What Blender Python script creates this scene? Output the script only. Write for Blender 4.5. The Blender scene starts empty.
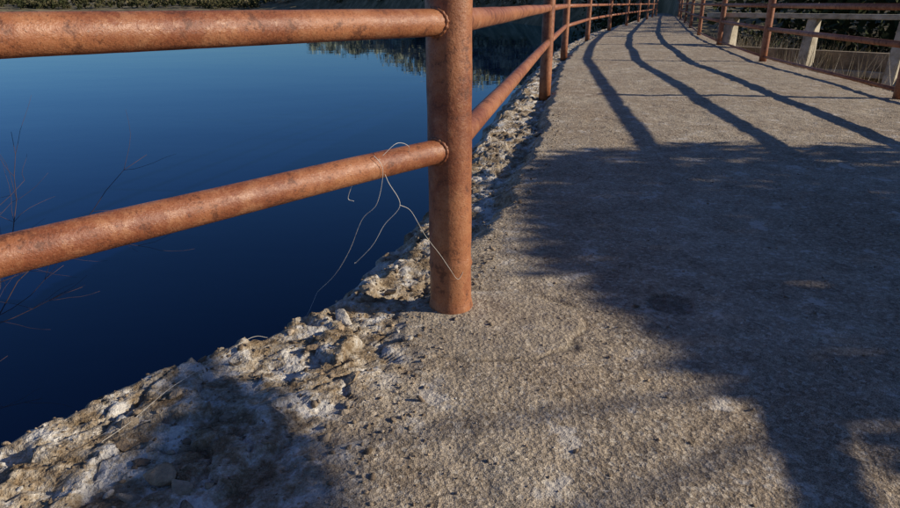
import bpy, math, numpy as np
from mathutils import Vector
rng=np.random.default_rng(7)
H=0.7
sc=bpy.context.scene
sc.view_settings.view_transform='Standard'; sc.view_settings.look='None'; sc.view_settings.exposure=0
# ---------------------------------------------------------------- helpers
def mk(name,V,F,mat=None,smooth=False,attrs=None,parent=None):
    V=np.asarray(V,dtype=np.float32); 
    me=bpy.data.meshes.new(name)
    Fs=F if isinstance(F,list) else [F]
    Fs=[np.asarray(f,dtype=np.int32) for f in Fs if len(f)]
    me.vertices.add(len(V)); me.vertices.foreach_set('co',V.ravel())
    nl=sum(f.size for f in Fs); npl=sum(len(f) for f in Fs)
    me.loops.add(nl); me.loops.foreach_set('vertex_index',np.concatenate([f.ravel() for f in Fs]))
    me.polygons.add(npl)
    tot=np.concatenate([np.full(len(f),f.shape[1],dtype=np.int32) for f in Fs])
    st=np.concatenate([[0],np.cumsum(tot)[:-1]]).astype(np.int32)
    me.polygons.foreach_set('loop_start',st); me.polygons.foreach_set('loop_total',tot)
    if smooth: me.polygons.foreach_set('use_smooth',np.ones(npl,dtype=bool))
    me.update(calc_edges=True)
    if attrs:
        for k,a in attrs.items():
            at=me.attributes.new(k,'FLOAT','POINT'); at.data.foreach_set('value',np.asarray(a,dtype=np.float32))
    ob=bpy.data.objects.new(name,me); sc.collection.objects.link(ob)
    if mat: me.materials.append(mat)
    if parent: ob.parent=parent
    return ob
def empty(name):
    e=bpy.data.objects.new(name,None); sc.collection.objects.link(e); return e
def hsh(ix,iy,s=0):
    n=(ix.astype(np.int64)*374761393+iy.astype(np.int64)*668265263+s*1442695041)&0x7fffffff
    n=((n^(n>>13))*1274126177)&0x7fffffff
    n=(n^(n>>16))&0x7fffffff
    return (n%100003)/100003.0
def vnoise(x,y,s=0):
    ix=np.floor(x);iy=np.floor(y);fx=x-ix;fy=y-iy
    fx=fx*fx*(3-2*fx);fy=fy*fy*(3-2*fy)
    a=hsh(ix,iy,s);b=hsh(ix+1,iy,s);c=hsh(ix,iy+1,s);d=hsh(ix+1,iy+1,s)
    return (a*(1-fx)+b*fx)*(1-fy)+(c*(1-fx)+d*fx)*fy
def fbm(x,y,o=4,s=0):
    t=0;a=.5;n=0
    for i in range(o):
        t=t+a*vnoise(x*2**i+17.3*i,y*2**i-9.1*i,s+i);n+=a;a*=.5
    return t/n*2-1
def worley(x,y,s=0):
    ix=np.floor(x);iy=np.floor(y);d1=np.full(x.shape,9.);d2=np.full(x.shape,9.);cid=np.zeros(x.shape)
    for i in(-1,0,1):
        for j in(-1,0,1):
            cx=ix+i;cy=iy+j
            px=cx+hsh(cx,cy,s);py=cy+hsh(cx,cy,s+5)
            d=np.hypot(px-x,py-y);r=hsh(cx,cy,s+9)
            m=d<d1
            d2=np.where(m,d1,np.minimum(d2,d));cid=np.where(m,r,cid);d1=np.where(m,d,d1)
    return d1,d2,cid
def sstep(a,b,x):
    t=np.clip((x-a)/(b-a),0,1);return t*t*(3-2*t)
def interp(pts):
    p=np.array(pts)*H
    def f(y): return np.interp(y,p[:,1],p[:,0])
    return f
# ---------------------------------------------------------------- node helpers
def mat(name):
    m=bpy.data.materials.new(name);m.use_nodes=True
    nt=m.node_tree;b=nt.nodes['Principled BSDF'];return m,nt,b
class N:
    def __init__(s,nt): s.nt=nt; s.co=nt.nodes.new('ShaderNodeTexCoord').outputs['Object']
    def noise(s,scale,det=4,rough=.55,vec=None):
        n=s.nt.nodes.new('ShaderNodeTexNoise');n.inputs['Scale'].default_value=scale;n.inputs['Detail'].default_value=det;n.inputs['Roughness'].default_value=rough
        s.nt.links.new(vec or s.co,n.inputs['Vector']);return n.outputs['Fac']
    def vor(s,scale,out='Distance',feat='F1'):
        n=s.nt.nodes.new('ShaderNodeTexVoronoi');n.feature=feat;n.inputs['Scale'].default_value=scale
        s.nt.links.new(s.co,n.inputs['Vector']);return n.outputs[out]
    def ramp(s,fac,st,interp='LINEAR'):
        n=s.nt.nodes.new('ShaderNodeValToRGB');n.color_ramp.interpolation=interp
        e=n.color_ramp.elements
        while len(e)<len(st): e.new(.5)
        for i,(p,c) in enumerate(st):
            e[i].position=p
            e[i].color=(c,c,c,1) if not hasattr(c,'__len__') else (*c,1)
        s.nt.links.new(fac,n.inputs[0]);return n.outputs[0]
    def mix(s,f,a,b,t='MIX'):
        n=s.nt.nodes.new('ShaderNodeMix');n.data_type='RGBA';n.blend_type=t;n.clamp_factor=True
        for i,v in ((0,f),(6,a),(7,b)):
            if isinstance(v,(int,float)): n.inputs[i].default_value=v if i==0 else (v,v,v,1)
            elif isinstance(v,tuple): n.inputs[i].default_value=(*v,1)
            else: s.nt.links.new(v,n.inputs[i])
        return n.outputs[2]
    def math(s,op,a,b=None):
        n=s.nt.nodes.new('ShaderNodeMath');n.operation=op
        for i,v in ((0,a),(1,b)):
            if v is None: continue
            if isinstance(v,(int,float)): n.inputs[i].default_value=v
            else: s.nt.links.new(v,n.inputs[i])
        return n.outputs[0]
    def attr(s,name):
        n=s.nt.nodes.new('ShaderNodeAttribute');n.attribute_name=name;return n.outputs['Fac']
    def bump(s,h,strength,dist,prev=None):
        n=s.nt.nodes.new('ShaderNodeBump');n.inputs['Strength'].default_value=strength;n.inputs['Distance'].default_value=dist
        s.nt.links.new(h,n.inputs['Height'])
        if prev is not None: s.nt.links.new(prev,n.inputs['Normal'])
        return n.outputs[0]
    def link(s,a,b): s.nt.links.new(a,b)
# ---------------------------------------------------------------- materials
def m_ground():
    m,nt,b=mat('weathered_concrete');n=N(nt)
    big=n.noise(1.7,4,.6);mid=n.noise(8,5,.7)
    c=n.mix(n.ramp(big,[(.38,0),(.62,1)]),(.38,.28,.185),(.58,.48,.355))
    c=n.mix(n.math('MULTIPLY',n.ramp(mid,[(.49,0),(.62,1)]),.65),c,(.21,.14,.08))
    vc=n.vor(120,'Color');sp=nt.nodes.new('ShaderNodeSeparateColor');nt.links.new(vc,sp.inputs[0])
    ag=n.ramp(sp.outputs[0],[(0,(.05,.04,.03)),(.25,(.21,.165,.12)),(.55,(.43,.35,.26)),(.85,(.66,.54,.40)),(1,(.88,.82,.70))])
    c=n.mix(.40,c,ag)
    fg=n.noise(420,2,.8)
    c=n.mix(n.ramp(fg,[(.40,.65),(.52,0)]),c,(.08,.06,.04))
    c=n.mix(n.ramp(fg,[(.56,0),(.68,.55)]),c,(.74,.67,.56))
    wl=n.ramp(mid,[(.36,1),(.42,0)])
    c=n.mix(n.math('MULTIPLY',wl,.5),c,(.72,.67,.60))
    rub=n.attr('rubble')
    sn=n.noise(11,6,.75)
    soil=n.ramp(sn,[(.34,(.09,.05,.02)),(.44,(.28,.19,.10)),(.49,(.46,.37,.26)),(.535,(.62,.54,.43)),(.58,(.90,.86,.79))])
    soil=n.mix(.22,soil,c)
    c=n.mix(n.math('MULTIPLY',rub,.92),c,soil)
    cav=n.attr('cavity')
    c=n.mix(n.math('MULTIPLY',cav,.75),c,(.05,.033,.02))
    sp=n.attr('patch')
    c=n.mix(n.math('MULTIPLY',sp,.3),c,(.42,.36,.28))
    n.link(c,b.inputs['Base Color']);b.inputs['Roughness'].default_value=.9
    b.inputs['Specular IOR Level'].default_value=.25
    h=n.math('ADD',n.math('MULTIPLY',n.vor(120),.0040),n.math('MULTIPLY',fg,.0035))
    h=n.math('ADD',h,n.math('MULTIPLY',n.noise(45,3,.75),.012))
    n.link(n.bump(h,.85,1.),b.inputs['Normal']);return m
def m_stone():
    m,nt,b=mat('loose_stone');n=N(nt);r=n.attr('tone')
    c=n.ramp(r,[(0,(.10,.065,.035)),(.35,(.28,.20,.13)),(.6,(.42,.34,.25)),(.82,(.50,.36,.22)),(1,(.82,.78,.70))])
    f=n.noise(60,4,.7)
    c=n.mix(n.ramp(f,[(.35,.0),(.7,.7)]),c,(.14,.10,.06))
    n.link(c,b.inputs['Base Color']);b.inputs['Roughness'].default_value=.85
    n.link(n.bump(f,.9,.012),b.inputs['Normal']);return m
def m_rust():
    m,nt,b=mat('rusted_steel');n=N(nt)
    big=n.noise(4.5,5,.7);mid=n.noise(22,5,.78);fine=n.noise(260,3,.8)
    c=n.mix(n.ramp(big,[(.42,0),(.58,1)]),(.23,.070,.028),(.36,.135,.055))
    c=n.mix(n.ramp(mid,[(.50,0),(.62,.5)]),c,(.46,.22,.11))
    c=n.mix(n.ramp(mid,[(.38,.75),(.45,0)]),c,(.10,.032,.015))
    c=n.mix(n.ramp(fine,[(.56,0),(.66,.65)]),c,(.07,.022,.011))
    c=n.mix(n.ramp(fine,[(.34,.4),(.42,0)]),c,(.42,.22,.12))
    n.link(c,b.inputs['Base Color'])
    n.link(n.ramp(mid,[(.3,.65),(.7,.36)]),b.inputs['Roughness'])
    b.inputs['Specular IOR Level'].default_value=.5
    n.link(n.bump(n.math('ADD',n.math('MULTIPLY',fine,.0007),n.math('MULTIPLY',mid,.0032)),1.,1.),b.inputs['Normal']);return m
def m_simple(name,cols,scale,rough=.85,bs=.4,bd=.02,det=4):
    m,nt,b=mat(name);n=N(nt);f=n.noise(scale,det,.65)
    k=len(cols);c=n.ramp(f,[(.3+.4*i/(k-1),cols[i]) for i in range(k)])
    n.link(c,b.inputs['Base Color']);b.inputs['Roughness'].default_value=rough
    n.link(n.bump(n.noise(scale*4,3,.7),bs,bd),b.inputs['Normal']);return m
def m_tone(name,stops,rough=.8,trans=0):
    m,nt,b=mat(name);n=N(nt);c=n.ramp(n.attr('tone'),stops)
    n.link(c,b.inputs['Base Color']);b.inputs['Roughness'].default_value=rough;b.inputs['Specular IOR Level'].default_value=.1;return m
def m_water():
    m=bpy.data.materials.new('lake_water');m.use_nodes=True;nt=m.node_tree;n=N(nt)
    for k in list(nt.nodes):
        if k.type=='BSDF_PRINCIPLED': nt.nodes.remove(k)
    out=[k for k in nt.nodes if k.type=='OUTPUT_MATERIAL'][0]
    mp=nt.nodes.new('ShaderNodeMapping');mp.inputs['Scale'].default_value=(1.,1.6,1);nt.links.new(n.co,mp.inputs[0])
    a=n.noise(1.3,2,.5,mp.outputs[0]);a2=n.noise(.10,2,.5,mp.outputs[0])
    bp=n.bump(a2,.07,.25,n.bump(a,.10,.012))
    d=nt.nodes.new('ShaderNodeBsdfDiffuse');d.inputs['Color'].default_value=(.001,.006,.036,1)
    g=nt.nodes.new('ShaderNodeBsdfGlossy');g.inputs['Color'].default_value=(.60,.88,1,1);g.inputs['Roughness'].default_value=.02
    f=nt.nodes.new('ShaderNodeFresnel');f.inputs['IOR'].default_value=1.40
    mx=nt.nodes.new('ShaderNodeMixShader')
    for q in (g,f): nt.links.new(bp,q.inputs['Normal'])
    nt.links.new(f.outputs[0],mx.inputs[0]);nt.links.new(d.outputs[0],mx.inputs[1]);nt.links.new(g.outputs[0],mx.inputs[2]);nt.links.new(mx.outputs[0],out.inputs[0])
    return m
MG=m_ground();MS=m_stone();MR=m_rust();MW=m_water()
# ---------------------------------------------------------------- plan curves (units of H)
xL=interp([(-33,-32),(-3.2,-.7),(-1.17,1.43),(-.82,1.80),(-.478,2.17),(-.33,2.6),(-.253,3.14),(.22,5.75),(.65,8),(1.39,11.7),(2.7,17.5),(5.6,27.5),(9.8,39),(13.6,50),(17,60),(22,76)])
xS=interp([(-32.3,-32),(-2.0,-.7),(-.9,.2),(-.30,1.1),(-.12,2.0),(.03,2.6),(.30,3.4),(.60,4.7),(1.08,7.3),(1.22,8),(1.9,11.7),(3.3,17.5),(6.2,27.5),(10.4,39),(14.2,50),(17.6,60),(22.6,76)])
rf=[(-25,-32),(3.2,-3.0),(4.4,2.4),(5.08,7.5),(5.78,12.5),(6.9,17.5),(8.35,23),(10.3,29.5),(12.6,37),(15.0,45),(17.5,53),(20,61)]
xRf=interp(rf+[(24.5,76)])
def xR(y): return xRf(y)+.22*H
lf=[(-7.4,-6.6),(-3.7,-2.25),(0,2.09),(1.14,8.0),(2.35,14.0),(4.05,20.2),(6.2,26.8),(8.5,33.2),(10.8,39.6),(13.1,46),(15.2,52),(17.4,58.5)]
# ---------------------------------------------------------------- walkway / dam crest
def ground(x,y):
    u=x-xS(y)
    nb=fbm(x*5,y*5,4,3)*.07
    m=sstep(.05,-.05,u+nb)
    stp=.008+.055*sstep(2.5*H,3.4*H,y)
    z0=fbm(x*1.3,y*1.3,4,11)*.010+fbm(x*20,y*20,4,21)*.0045
    pit=sstep(.20,.42,fbm(x*3.1,y*3.1,4,31));z0=z0-pit*.006*(.4+.6*vnoise(x*60,y*60,2))
    wx=fbm(x*7,y*7,3,5)*.9;wy=fbm(x*7,y*7,3,6)*.9
    d1,d2,ci=worley(x*9+wx,y*9+wy,4)
    e1,e2,cj=worley(x*34+wx*2,y*34+wy*2,8)
    edge=sstep(0,.10,d2-d1)
    sharp=1-np.abs(fbm(x*6.5,y*6.5,5,43))*2
    zr=-stp+fbm(x*3,y*3,4,41)*.022+(ci-.5)*.024*edge-.007*(1-edge)+(cj-.5)*.007+sharp*.012-.006+fbm(x*45,y*45,3,47)*.006
    uL=x-xL(y)
    zr=zr-.08*sstep(.12,0.0,uL+fbm(x*8,y*8,3,77)*.06)
    z=z0*(1-m)+zr*m
    # poured concrete round the near post
    r=np.hypot((x-.12*H)/1.15,y-1.97*H)/H+fbm(x*14,y*14,3,51)*.04
    col=sstep(.30,.24,r)
    zc=.000+fbm(x*20,y*20,4,61)*.0045
    z=z*(1-col)+zc*col
    ring=np.exp(-((r-.283)/.009)**2)*(.3+.7*sstep(-.3,.2,fbm(x*9,y*9,3,63)))
    z=z-ring*.0045
    r2=np.hypot(x-.79*H,y-2.10*H)/H+fbm(x*30,y*30,2,71)*.008
    z=z-.009*sstep(.085,.07,r2)*(.6+.4*vnoise(x*90,y*90,3))
    r3=np.exp(-((r2-.075)/.012)**2)
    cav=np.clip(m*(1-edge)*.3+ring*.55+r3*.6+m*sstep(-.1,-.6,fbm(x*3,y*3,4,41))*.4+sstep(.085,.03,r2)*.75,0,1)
    return z,m*(1-col),cav,np.clip(col*.8,0,1)
ys=[-20.,];
while ys[-1]<.2: 
    s=max(.008,abs(ys[-1]-.4)*.06); ys.append(ys[-1]+s)
while ys[-1]<3.0: ys.append(ys[-1]+.0055)
sp=.0058
while ys[-1]<52:
    sp*=1.0125; ys.append(ys[-1]+sp)
ys=np.array(ys)
cl=np.arange(0,1.75,.0058); cr=np.linspace(0,1,200)[1:]
Y=np.repeat(ys[:,None],len(cl)+len(cr),1)
L=xL(ys)[:,None]+fbm(ys*7,ys*0+3,4,9)[:,None]*.05
R=xR(ys)[:,None]
X=np.concatenate([L+cl[None,:]+0*R,(L+cl[-1])+(R-L-cl[-1])*cr[None,:]],1)
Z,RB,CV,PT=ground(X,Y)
nw=34
kz=np.linspace(0,1,nw+1)[1:]**1.6
Wz=Z[:,:1]-kz[None,:]*4.2
WY=np.repeat(ys[:,None],nw,1)
Wx=X[:,:1]-(.02+.10*kz[None,:])-fbm(WY*6,Wz*6,4,12)*.05*np.minimum(1,kz*12)[None,:]
nr=10;kr=np.linspace(0,1,nr+1)[1:]
RZ=Z[:,-1:]-kr[None,:]*4.2; RX=X[:,-1:]+.02+.25*kr[None,:]+0*RZ
RY=np.repeat(ys[:,None],nr,1)
AX=np.concatenate([Wx[:,::-1],X,RX],1);AY=np.concatenate([WY,Y,RY],1);AZ=np.concatenate([Wz[:,::-1],Z,RZ],1)
o=np.ones_like
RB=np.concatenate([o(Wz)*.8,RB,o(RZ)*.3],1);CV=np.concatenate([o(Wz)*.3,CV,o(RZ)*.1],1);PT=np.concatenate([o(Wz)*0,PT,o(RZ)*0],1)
nR,nC=AX.shape
idx=np.arange(nR*nC).reshape(nR,nC)
F=np.stack([idx[:-1,:-1],idx[:-1,1:],idx[1:,1:],idx[1:,:-1]],-1).reshape(-1,4)
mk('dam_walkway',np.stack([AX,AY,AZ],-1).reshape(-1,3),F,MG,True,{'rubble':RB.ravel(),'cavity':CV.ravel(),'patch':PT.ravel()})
# ---------------------------------------------------------------- stones
import bmesh
def ico(sub):
    bm=bmesh.new();bmesh.ops.create_icosphere(bm,subdivisions=sub,radius=1)
    V=np.array([v.co[:] for v in bm.verts]);F=np.array([[v.index for v in f.verts] for f in bm.faces]);bm.free();return V,F
def stones(name,P,S,sub,planes=7,tones=None,mt=None):
    V0,F0=ico(sub);VV=[];FF=[];T=[];o_=0
    for i,(p,s) in enumerate(zip(P,S)):
        V=V0.copy()
        for k in range(planes):
            nrm=rng.normal(size=3);nrm/=np.linalg.norm(nrm);d=rng.uniform(.35,.75)
            t=V@nrm;V=V-np.outer(np.maximum(t-d,0),nrm)
        V*=rng.uniform([.9,.6,.40],[1.3,1.0,.75])
        a=rng.uniform(0,6.28);ca,sa=math.cos(a),math.sin(a)
        V=V@np.array([[ca,sa,0],[-sa,ca,0],[0,0,1]])
        tl=rng.normal(0,.3,2);V[:,2]+=V[:,0]*tl[0]+V[:,1]*tl[1]
        VV.append(V*s+p);FF.append(F0+o_);o_+=len(V0)
        T.append(np.full(len(V0),rng.beta(2,2) if tones is None else tones[i]))
    return mk(name,np.concatenate(VV),np.concatenate(FF),mt or MS,False,{'tone':np.concatenate(T)})
n=11000
y=(.45+rng.random(n)**1.5*3.6);x=xL(y)+.04+rng.random(n)**1.4*3.0
keep=(fbm(x*2.3,y*2.3,3,91)+rng.normal(0,.35,n))>0;x=x[keep];y=y[keep];n=len(x)
s=rng.lognormal(math.log(.0022),.48,n).clip(.0012,.010)
nn=2400
y2=.5+rng.random(nn)**1.3*4;x2=xL(y2)+.02+rng.random(nn)*(xS(y2)-xL(y2)+.1)
s2=rng.lognormal(math.log(.0038),.5,nn).clip(.002,.013)
x=np.concatenate([x,x2]);y=np.concatenate([y,y2]);s=np.concatenate([s,s2])
z,_,_,_=ground(x,y);stones('gravel',np.stack([x,y,z+s*.2],-1),s,1,5)
nn=110
y2=.45+rng.random(nn)**1.4*7;w=(xS(y2)-xL(y2));x2=xL(y2)+.05+rng.random(nn)*w*.92
s2=rng.lognormal(math.log(.012),.45,nn).clip(.006,.026)
z,_,_,_=ground(x2,y2);stones('rubble',np.stack([x2,y2,z+s2*.0],-1),s2,2,9)
big=[(-.655,1.20,.050,.8),(-.60,1.155,.034,.65),(-.28,1.59,.038,.75),(-.255,1.66,.028,.9),(-.365,2.0,.055,.95),(-.43,1.80,.040,.3),(-.74,1.50,.040,.85),(-.36,1.92,.034,.8),(-.72,1.24,.03,.2),(-.79,1.30,.035,.35),(-.58,1.42,.03,.5),(-.22,2.25,.045,.6),(-.12,2.4,.035,.8),(-.05,2.75,.05,.5),(-.17,1.9,.02,.95),(-.54,1.17,.022,.7),(-.56,1.10,.03,.5),(-.70,1.13,.03,.6),(-.63,1.28,.024,.9)]
P=[];S=[];T=[]
for bx,by,s_,t in big:
    bx*=H;by*=H
    zz=float(ground(np.array([bx]),np.array([by]))[0][0]);P.append((bx,by,zz+s_*.05*.7));S.append(s_*.66);T.append(t)
stones('broken_rock',np.array(P),S,3,17,T)
# ---------------------------------------------------------------- tubes and railing
def tube(P,r,seg=20,noise=0.):
    P=np.array(P,float);n_=len(P);T=np.gradient(P,axis=0);T/=np.linalg.norm(T,axis=1)[:,None]
    up=np.array([0,0,1.]) if abs(T[0][2])<.9 else np.array([0,1.,0])
    r=np.broadcast_to(np.asarray(r,float),(n_,))
    a=np.linspace(0,2*math.pi,seg,endpoint=False);V=[]
    for i in range(n_):
        s_=np.cross(T[i],up);s_/=np.linalg.norm(s_);q=np.cross(s_,T[i])
        rr=r[i]*(1+noise*rng.normal(size=seg)) if noise else r[i]
        V.append(P[i]+(np.outer(np.cos(a),s_)+np.outer(np.sin(a),q))*np.reshape(rr,(-1,1) if noise else ()))
    V=np.concatenate(V);I=np.arange(n_*seg).reshape(n_,seg);J=np.roll(I,-1,1)
    F=np.stack([I[:-1],J[:-1],J[1:],I[1:]],-1).reshape(-1,4)
    V=np.concatenate([V,P[:1],P[-1:]]);c0=len(V)-2
    C=np.concatenate([np.stack([np.full(seg,c0),J[0],I[0]],-1),np.stack([np.full(seg,c0+1),I[-1],J[-1]],-1)])
    return V,[F,C]
def dense(p,q,step=.04):
    p=np.array(p);q=np.array(q);n_=max(2,int(np.linalg.norm(q-p)/step));return p+(q-p)*np.linspace(0,1,n_)[:,None]
def railing(pts,hts,rads,topz,near=None,postr=.05):
    E=empty('metal_railing')
    for i,(px,py) in enumerate(pts):
        px*=H;py*=H;hi=np.hypot(px,py)<4
        zs=np.linspace(-.06,topz,90 if hi else 6)
        rr=np.full(len(zs),postr)
        if hi:
            rr=rr+.0035*np.exp(-((zs-.118)/.006)**2)+.0018*np.sin(zs*37)*.3+.005*np.exp(-(zs/.012)**2)
        P=np.stack([px+zs*0,py+zs*0,zs],-1)
        if hi: P[:,0]+=.012*(.3-zs)*.6
        V,Fc=tube(P,rr,48 if hi else 16,.002 if hi else 0)
        mk('post_%d'%(i+1),V,Fc,MR,True,parent=E)
        if hi or np.hypot(px,py)<8:
            for h_ in hts:
                if h_<.2: continue
                for dv in (-1,1):
                    j=i+dv
                    if j<0 or j>=len(pts): continue
                    d=np.array([pts[j][0]*H-px,pts[j][1]*H-py]);d/=np.linalg.norm(d)
                    a=np.linspace(0,2*math.pi,60,endpoint=False)
                    sd=np.array([-d[1],d[0]]);R_=rads[hts.index(h_)]+.0005
                    ring=[]
                    for t in a:
                        off=sd*math.cos(t)*R_;back=math.sqrt(max(postr**2-(math.cos(t)*R_)**2,0))+.0005
                        ring.append((px+d[0]*back+off[0],py+d[1]*back+off[1],h_+math.sin(t)*R_))
                    ring=np.array(ring);seg=8;aa=np.linspace(0,2*math.pi,seg,endpoint=False);V=[]
                    c=ring.mean(0)
                    for k,pnt in enumerate(ring):
                        o1=(pnt-c);o1/=np.linalg.norm(o1);d3=np.array([d[0],d[1],0]);rw=.0040*(1+.45*rng.random()*math.sin(k*1.9))
                        for t in aa: V.append(pnt+(o1*math.cos(t)+d3*math.sin(t))*rw)
                    I=np.arange(60*seg).reshape(60,seg);J=np.roll(I,-1,1);I2=np.roll(I,-1,0);J2=np.roll(J,-1,0)
                    mk('weld',V,np.stack([I,J,J2,I2],-1).reshape(-1,4),MR,True,parent=E)
    for k,(h_,r_) in enumerate(zip(hts,rads)):
        for i in range(len(pts)-1):
            p=(pts[i][0]*H,pts[i][1]*H,h_);q=(pts[i+1][0]*H,pts[i+1][1]*H,h_)
            P=dense(p,q,.02 if min(np.hypot(*p[:2]),np.hypot(*q[:2]))<4 else 1.)
            if len(P)>10:
                P[:,2]+=fbm(np.arange(len(P))*.04+i*9,np.zeros(len(P))+k,3,5)*.002
            V,Fc=tube(P,r_,32,.003 if len(P)>10 else 0)
            mk('rail_%d_%d'%(k+1,i+1),V,Fc,MR,True,parent=E)
    return E
railing(lf,[.562*H,.947*H,1.36*H],[.0270,.0270,.0265],1.40*H)
railing(rf,[.08*H,.562*H,.96*H,1.36*H],[.016,.0265,.0265,.0265],1.40*H,postr=.045)
# ---------------------------------------------------------------- tangled fishing line
ML=m_simple('nylon_line',[(.6,.56,.48),(.8,.76,.68)],30,.4,.1,.001)
def wire(pts,name,E,r=.0006):
    P=np.array(pts)*H
    Q=[]
    PP=np.concatenate([2*P[:1]-P[1:2],P,2*P[-1:]-P[-2:-1]])
    for i in range(1,len(PP)-2):
        for t in np.linspace(0,1,14,endpoint=False):
            a,b,c,d=PP[i-1:i+3]
            Q.append(.5*((2*b)+(-a+c)*t+(2*a-5*b+4*c-d)*t*t+(-a+3*b-3*c+d)*t**3))
    Q.append(PP[-2]);V,Fc=tube(Q,r,6);mk(name,V,Fc,ML,True,parent=E)
E=empty('fishing_line')
wire([(-.20,1.90,.55),(-.213,1.80,.60),(-.19,1.80,.56),(-.215,1.84,.45),(-.27,1.90,.38),(-.33,1.99,.243),(-.40,2.08,.12),(-.482,2.157,.02)],'strand_1',E)
def on(x,y):
    return (x,y,float(ground(np.array([x*H]),np.array([y*H]))[0][0])/H+.018)
wire([(-.482,2.157,.02),on(-.52,2.05),on(-.60,1.95),on(-.64,1.85),on(-.72,1.62),on(-.76,1.50),on(-.80,1.37),on(-.82,1.27)],'strand_6',E,.00035)
wire([(-.20,1.81,.59),(-.18,1.83,.52),(-.150,1.87,.436),(-.20,1.88,.37),(-.24,1.89,.30),(-.30,1.93,.227),(-.31,1.97,.21)],'strand_2',E)
wire([(-.205,1.82,.585),(-.24,1.80,.55),(-.27,1.80,.53),(-.296,1.82,.473),(-.28,1.82,.462)],'strand_3',E)
wire([(-.150,1.87,.436),(-.12,1.92,.40),(-.08,1.96,.309),(-.03,2.005,.22),(0,2.01,.17),(.03,2.02,.13),(.06,2.05,.19)],'strand_4',E,.00045)
wire([(-.19,1.80,.60),(-.15,1.83,.63),(-.12,1.88,.61),(-.13,1.93,.57)],'strand_5',E,.00045)
# ---------------------------------------------------------------- terrain
def shoreR(az): return np.interp(az,[-180,-60,-25,-12,-5,2,8,14,20,30,180],[300,300,290,260,200,125,92,66,47,44,300])
def hillH(az): return np.interp(az,[-180,-30,-16,-11,-3,3,10,20,40,180],[5,4,4,17,20,16,13,11,16,25])
def terr(x,y):
    r=np.hypot(x,y);az=np.degrees(np.arctan2(x,y))
    Rr=shoreR(az)*(1+.03*fbm(az*.25,az*0,3,5));hh=hillH(az)
    d=r-Rr
    lake=np.where(d>0,-2.25+hh*(1-np.exp(-np.maximum(d,0)/38.))+np.maximum(d-120,0)*.01,-2.25+np.maximum(d*.25,-6))
    lake=lake+fbm(x*.02,y*.02,4,3)*np.clip(d*.03,0,2)
    rt=-1.55+fbm(x*.35,y*.35,4,8)*.35+20*(1-np.exp(-np.maximum(r-34,0)/90))
    w=sstep(.9,1.6,x-xL(y)-.1)
    return lake*(1-w)+rt*w
az=np.linspace(-math.pi,math.pi,721);rad=np.concatenate([[.01],np.geomspace(1.5,3500,230)])
RR,AA=np.meshgrid(rad,az,indexing='ij');TX=RR*np.sin(AA);TY=RR*np.cos(AA)
TZ=terr(TX,TY);I=np.arange(TX.size).reshape(TX.shape)
F=np.stack([I[:-1,:-1],I[1:,:-1],I[1:,1:],I[:-1,1:]],-1).reshape(-1,4)
MT=m_simple('hillside_soil',[(.055,.055,.025),(.15,.125,.065),(.32,.25,.15)],.35,.95,.6,.1)
mk('terrain',np.stack([TX,TY,TZ],-1).reshape(-1,3),F[:,::-1],MT,True)
q=4000;mk('lake_water',[(-q,-q,-2.2),(q,-q,-2.2),(q,q,-2.2),(-q,q,-2.2)],np.array([[0,1,2,3]]),MW)
# ---------------------------------------------------------------- foliage helper
def leaves(C,size,tone,up=0.):
    n_=len(C);a=rng.normal(size=(n_,3));a/=np.linalg.norm(a,axis=1)[:,None]
    b=rng.normal(size=(n_,3));b-=a*(a*b).sum(1)[:,None];b/=np.linalg.norm(b,axis=1)[:,None]
    s=np.broadcast_to(size,(n_,))[:,None]*rng.uniform(.6,1.3,(n_,1))
    V=np.stack([C-a*s,C+b*s*.55,C+a*s,C-b*s*.55],1).reshape(-1,3)
    return V,np.arange(n_*4).reshape(-1,4),np.repeat(tone,4)
MF=m_tone('tree_foliage',[(0,(.018,.025,.010)),(.45,(.05,.06,.022)),(.75,(.15,.12,.055)),(1,(.36,.26,.15))],.85)
MF2=m_tone('winter_woodland',[(0,(.04,.045,.018)),(.4,(.14,.12,.06)),(.7,(.34,.26,.15)),(1,(.58,.44,.27))],.85)
C=[];T=[];Sz=[]
def addtree(tx,ty,h,w,tone,nl,ls,base=None):
    z0=float(terr(np.array([tx]),np.array([ty]))[0]) if base is None else base
    k=rng.integers(5,9)
    for _ in range(k):
        c=np.array([tx,ty,z0+h*rng.uniform(.25,.85)])+rng.normal(size=3)*[w*.3,w*.3,0]
        rr=w*rng.uniform(.25,.5);m_=nl//k
        p=rng.normal(size=(m_,3));p/=np.linalg.norm(p,axis=1)[:,None];p*=rng.uniform(.5,1.1,(m_,1))*rr
        C.append(c+p);T.append(np.clip(tone+rng.normal(0,.08)+rng.normal(0,.05,m_)+p[:,2]/rr*.08,0,1));Sz.append(np.full(m_,ls))
for _ in range(1300):
    a=rng.uniform(-60,20);R0=float(shoreR(a));d=rng.exponential(24)+1
    r=R0*1.03+d;tx=r*math.sin(math.radians(a));ty=r*math.cos(math.radians(a))
    h=rng.uniform(3,6.5)*(.55 if a<-14 else .85);near=r<130
    addtree(tx,ty,h,h*.75,rng.choice([.15,.5,.8,1.],p=[.2,.2,.25,.35]) if a>-14 else rng.choice([0,.1,.3]),90 if near else 50,.28 if near else .5)
V,F,T_=leaves(np.concatenate(C),np.concatenate(Sz),np.concatenate(T));mk('distant_trees',V,F,MF2,False,{'tone':T_})
a0=np.array([6.9,18.0])*H;a1=np.array([12.4,12.0])*H;d=a1-a0;Ln=np.linalg.norm(d);dn=d/Ln;nv=np.array([dn[1],-dn[0]])
if nv[1]>0: nv=-nv      # towards the walkway
C=[];T=[];Sz=[]
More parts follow.
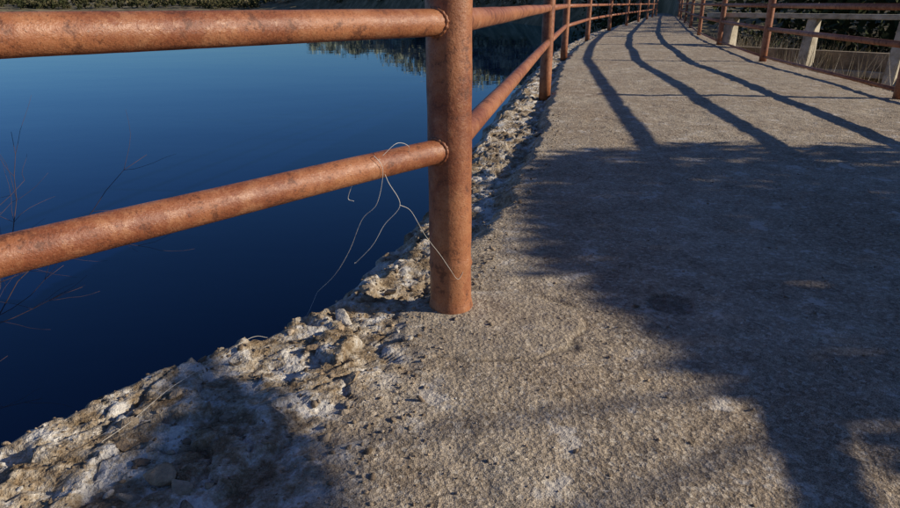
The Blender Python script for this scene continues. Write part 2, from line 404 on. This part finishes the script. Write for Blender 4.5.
for _ in range(150):
    a=rng.uniform(12,62);r=rng.uniform(54,78) if a<26 else rng.uniform(22,70)
    tx=r*math.sin(math.radians(a));ty=r*math.cos(math.radians(a))
    if tx-float(xRf(ty))<2.2 and ty<52: continue
    h=rng.uniform(4,7.5);addtree(tx,ty,h,h*.8,rng.choice([.15,.3,.45]),360,.19)
for _ in range(110):
    a=rng.uniform(18,50);r=rng.uniform(15,34);tx=r*math.sin(math.radians(a));ty=r*math.cos(math.radians(a))
    if tx-float(xRf(ty))<1.9: continue
    if (np.array([tx,ty])-a0)@nv>-1.5: continue
    h=rng.uniform(.7,1.6);addtree(tx,ty,h,h*1.1,rng.choice([.1,.25,.7]),220,.08)
V,F,T_=leaves(np.concatenate(C),np.concatenate(Sz),np.concatenate(T));mk('woodland',V,F,MF,False,{'tone':T_})
# ---------------------------------------------------------------- dry grass beside the walkway
MD=m_tone('dry_grass',[(0,(.14,.105,.06)),(.5,(.40,.33,.21)),(1,(.68,.60,.47))],.8)
n_=8000
gy=rng.uniform(9,26,n_)*H;gx=xRf(gy)+.35+rng.gamma(1.4,.5,n_)
patch=((fbm(gx*.9,gy*.9,2,4)>-.1)&(gy>14*H))|(rng.random(n_)<.12);gx=gx[patch];gy=gy[patch];n_=len(gx)
gz=terr(gx,gy);hh=rng.uniform(.6,1.75,n_);ln=rng.normal(0,.22,(n_,2))
w=.005;b0=np.stack([gx,gy,gz],-1);mid=b0+np.stack([ln[:,0]*.4*hh,ln[:,1]*.4*hh,hh*.6],-1);tp=b0+np.stack([ln[:,0]*hh,ln[:,1]*hh,hh],-1)
an=rng.uniform(0,6.28,n_);wd=np.stack([np.cos(an)*w,np.sin(an)*w,an*0],-1)
V=np.stack([b0-wd,b0+wd,mid-wd*.8,mid+wd*.8,tp],1).reshape(-1,3);k=np.arange(n_)*5
mk('dry_grass',V,[np.stack([k,k+1,k+3,k+2],-1),np.stack([k+2,k+3,k+4],-1)],MD,False,{'tone':np.repeat(rng.random(n_),5)})
# ---------------------------------------------------------------- concrete spillway wall beyond the right railing
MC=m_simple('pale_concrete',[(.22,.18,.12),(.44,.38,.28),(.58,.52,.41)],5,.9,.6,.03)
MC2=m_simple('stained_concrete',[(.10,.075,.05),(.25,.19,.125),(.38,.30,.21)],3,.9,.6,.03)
def hexa(name,b,t,mt,parent):
    bm=bmesh.new();vb=[bm.verts.new(p) for p in b];vt=[bm.verts.new(p) for p in t]
    bm.faces.new(vb[::-1]);bm.faces.new(vt)
    for i in range(4): bm.faces.new((vb[i],vb[(i+1)%4],vt[(i+1)%4],vt[i]))
    bmesh.ops.recalc_face_normals(bm,faces=bm.faces[:])
    bmesh.ops.bevel(bm,geom=bm.edges[:],offset=.012,segments=2,affect='EDGES')
    me=bpy.data.meshes.new(name);bm.to_mesh(me);bm.free();me.materials.append(mt)
    o_=bpy.data.objects.new(name,me);sc.collection.objects.link(o_);o_.parent=parent
E=empty('concrete_spillway_wall')
def quad(s0,s1,n0,n1,z):
    return [tuple(a0+dn*s+nv*n_)+(z,) for s,n_ in ((s0,n0),(s1,n0),(s1,n1),(s0,n1))]
sp_=[.06,.30,.53,.76,1.0]
for i,f in enumerate(sp_):
    s=f*Ln
    hexa('pier_%d'%i,quad(s-.09,s+.09,-.10,.62,-1.95),quad(s-.075,s+.075,-.10,.10,.46),MC,E)
hexa('coping',quad(-.1,Ln+.2,-.14,.14,.463),quad(-.1,Ln+.2,-.14,.14,.54),MC,E)
hexa('ledge',quad(-.1,Ln+.2,-.32,-.103,-.42),quad(-.1,Ln+.2,-.32,-.103,-.33),MC,E)
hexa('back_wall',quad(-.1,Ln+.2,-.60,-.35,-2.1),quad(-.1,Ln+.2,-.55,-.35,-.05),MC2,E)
P=[];S=[]
for _ in range(20):
    yy=rng.uniform(10.5,14.5)*H;xx=float(xRf(yy))+rng.uniform(.9,2.4);P.append((xx,yy,float(terr(np.array([xx]),np.array([yy]))[0])+.12));S.append(rng.uniform(.15,.45))
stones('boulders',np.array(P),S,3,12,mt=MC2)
# ---------------------------------------------------------------- bare shrub by the water (left)
MB=m_simple('bark',[(.05,.03,.03),(.12,.07,.065)],20,.9,.4,.003)
def shrub(base,h,name,nb=9,mt=None):
    VV=[];FF=[[],[]];off=0
    def br(p,d,l,r,lv):
        nonlocal off
        P=[p];q=p.copy();dd=d.copy()
        for _ in range(5):
            dd=dd+rng.normal(0,.13,3)+[0,0,.03];dd/=np.linalg.norm(dd);q=q+dd*l/5;P.append(q.copy())
        V,Fc=tube(P,np.linspace(r,r*.45,6),5);VV.append(V);FF[0].append(Fc[0]+off);FF[1].append(Fc[1]+off);off+=len(V)
        if lv>0:
            for _ in range(rng.integers(4,7)):
                k=rng.integers(1,6);nd=dd+rng.normal(0,.6,3);nd/=np.linalg.norm(nd);br(P[k],nd,l*rng.uniform(.35,.55),r*.5,lv-1)
    for _ in range(nb):
        d_=np.array([rng.normal(0,.12),rng.normal(0,.15),1.]);d_/=np.linalg.norm(d_)
        br(np.array(base)+rng.normal(0,.03,3),d_,h*rng.uniform(.65,.9),.003,2)
    mk(name,np.concatenate(VV),[np.concatenate(FF[0]),np.concatenate(FF[1])],mt or MB,True)
shrub((-2.58*H,2.75*H,-.80),1.05,'bare_shrub',6)
# ---------------------------------------------------------------- unseen tree added off frame, crown shaped to shade the walkway
ELEV=23.0;sx,sy=1.0,-.10;nrm=math.hypot(sx,sy);sx/=nrm;sy/=nrm
K=1/math.tan(math.radians(ELEV))
def inpoly(px,py,poly):
    c=np.zeros(len(px),bool);j=len(poly)-1
    for i in range(len(poly)):
        xi,yi=poly[i];xj,yj=poly[j]
        m=((yi>py)!=(yj>py))&(px<(xj-xi)*(py-yi)/(yj-yi+1e-12)+xi);c^=m;j=i
    return c
polys=[([(.36,3.0),(.46,3.8),(.66,4.5),(1.2,4.2),(2.0,4.3),(3.1,4.2),(6.5,4.1),(7.5,2.5),(6.5,.2),(3,-.8),(1.65,.45),(1.10,1.27),(.78,1.65),(.66,1.98),(.44,2.48)],26000,.05),
       ([(-.80,1.80),(-.62,1.62),(-.40,1.30),(-.25,1.02),(-.1,.6),(-.3,.3),(-.6,.7),(-.66,1.1),(-.68,1.4)],2200,.03),
       ([(.6,4.5),(1.3,4.3),(3.2,4.3),(6,4.2),(6,4.7),(3.2,4.8),(2.,4.9),(1.2,4.75)],1600,.08)]
C=[];T=[]  # leaves set sunward of these ground outlines to cast the wanted shade
for poly,cnt,jit in polys:
    p=np.array(poly);px=rng.uniform(p[:,0].min(),p[:,0].max(),cnt*4);py=rng.uniform(p[:,1].min(),p[:,1].max(),cnt*4)
    m=inpoly(px,py,poly);px=px[m][:cnt];py=py[m][:cnt]
    px=(px+rng.normal(0,jit,len(px)))*H;py=(py+rng.normal(0,jit,len(py)))*H
    tx=rng.normal(9.6,.6,len(px))*H
    z=(tx-px)/(K*sx);C.append(np.stack([tx,py+K*sy*z,z],-1));T.append(np.clip(rng.normal(.35,.15,len(px)),0,1))
low=C[0];high=C[1]
C=np.concatenate(C)
V,F,T_=leaves(C,.045,np.concatenate(T))
E=empty('shade_caster_tree');mk('foliage',V,F,MF,False,{'tone':T_},parent=E)  # out of view, put in for the shadow it casts
base=np.array([9.9*H,1.9*H,-1.9]);VV=[];F0=[];F1=[];off=0
def addt(P,r):
    global off
    V,Fc=tube(P,r,10);VV.append(V);F0.append(Fc[0]+off);F1.append(Fc[1]+off);off+=len(V)
top=np.array([9.7*H,1.9*H,2.0]);tp=base+(top-base)*np.linspace(0,1,14)[:,None];tp[1:-1,:2]+=rng.normal(0,.02,(12,2));addt(tp,np.linspace(.17,.05,14))
lw=low[low[:,2]<2.2];sel=np.concatenate([lw[rng.choice(len(lw),60,replace=False)],high[rng.choice(len(high),3,replace=False)]])
for c in sel:
    zz=min(max(c[2]-.7,.2),1.9);k=int((zz+1.9)/3.9*13);s0=tp[min(k,13)];P=s0+(c-s0)*np.linspace(0,1,8)[:,None]
    P[1:-1]+=rng.normal(0,.03,(6,3));P[:,2]-=.12*np.sin(np.linspace(0,math.pi,8));addt(P,np.linspace(.026,.005,8))
mk('trunk',np.concatenate(VV),[np.concatenate(F0),np.concatenate(F1)],MB,True,parent=E)
# ---------------------------------------------------------------- light
w=bpy.data.worlds.new('World');sc.world=w;w.use_nodes=True;nt=w.node_tree
sky=nt.nodes.new('ShaderNodeTexSky');sky.sky_type='NISHITA';sky.sun_disc=False
sky.sun_elevation=math.radians(ELEV);sky.sun_rotation=math.atan2(sx,sy)
sky.air_density=1.0;sky.dust_density=.1;sky.ozone_density=4.0
vm=nt.nodes.new('ShaderNodeVectorMath');vm.operation='MULTIPLY';vm.inputs[1].default_value=(.74,.88,1.20)
nt.links.new(sky.outputs[0],vm.inputs[0]);nt.links.new(vm.outputs[0],nt.nodes['Background'].inputs[0]);nt.nodes['Background'].inputs[1].default_value=.072
sl=bpy.data.lights.new('sun','SUN');sl.energy=5.0;sl.angle=math.radians(.4);sl.color=(1,.90,.74)
so=bpy.data.objects.new('sun',sl);sc.collection.objects.link(so)
ce=math.cos(math.radians(ELEV));dv=Vector((sx*ce,sy*ce,math.sin(math.radians(ELEV))))
so.rotation_euler=dv.to_track_quat('Z','Y').to_euler();so.location=dv*30
# ---------------------------------------------------------------- camera
cd=bpy.data.cameras.new('camera');cd.lens=26;cd.sensor_width=36;cd.clip_end=9000;cd.clip_start=.02
co=bpy.data.objects.new('camera',cd);sc.collection.objects.link(co);co.location=(0,0,H)
co.rotation_euler=(math.radians(90-21.1),0,0);sc.camera=co
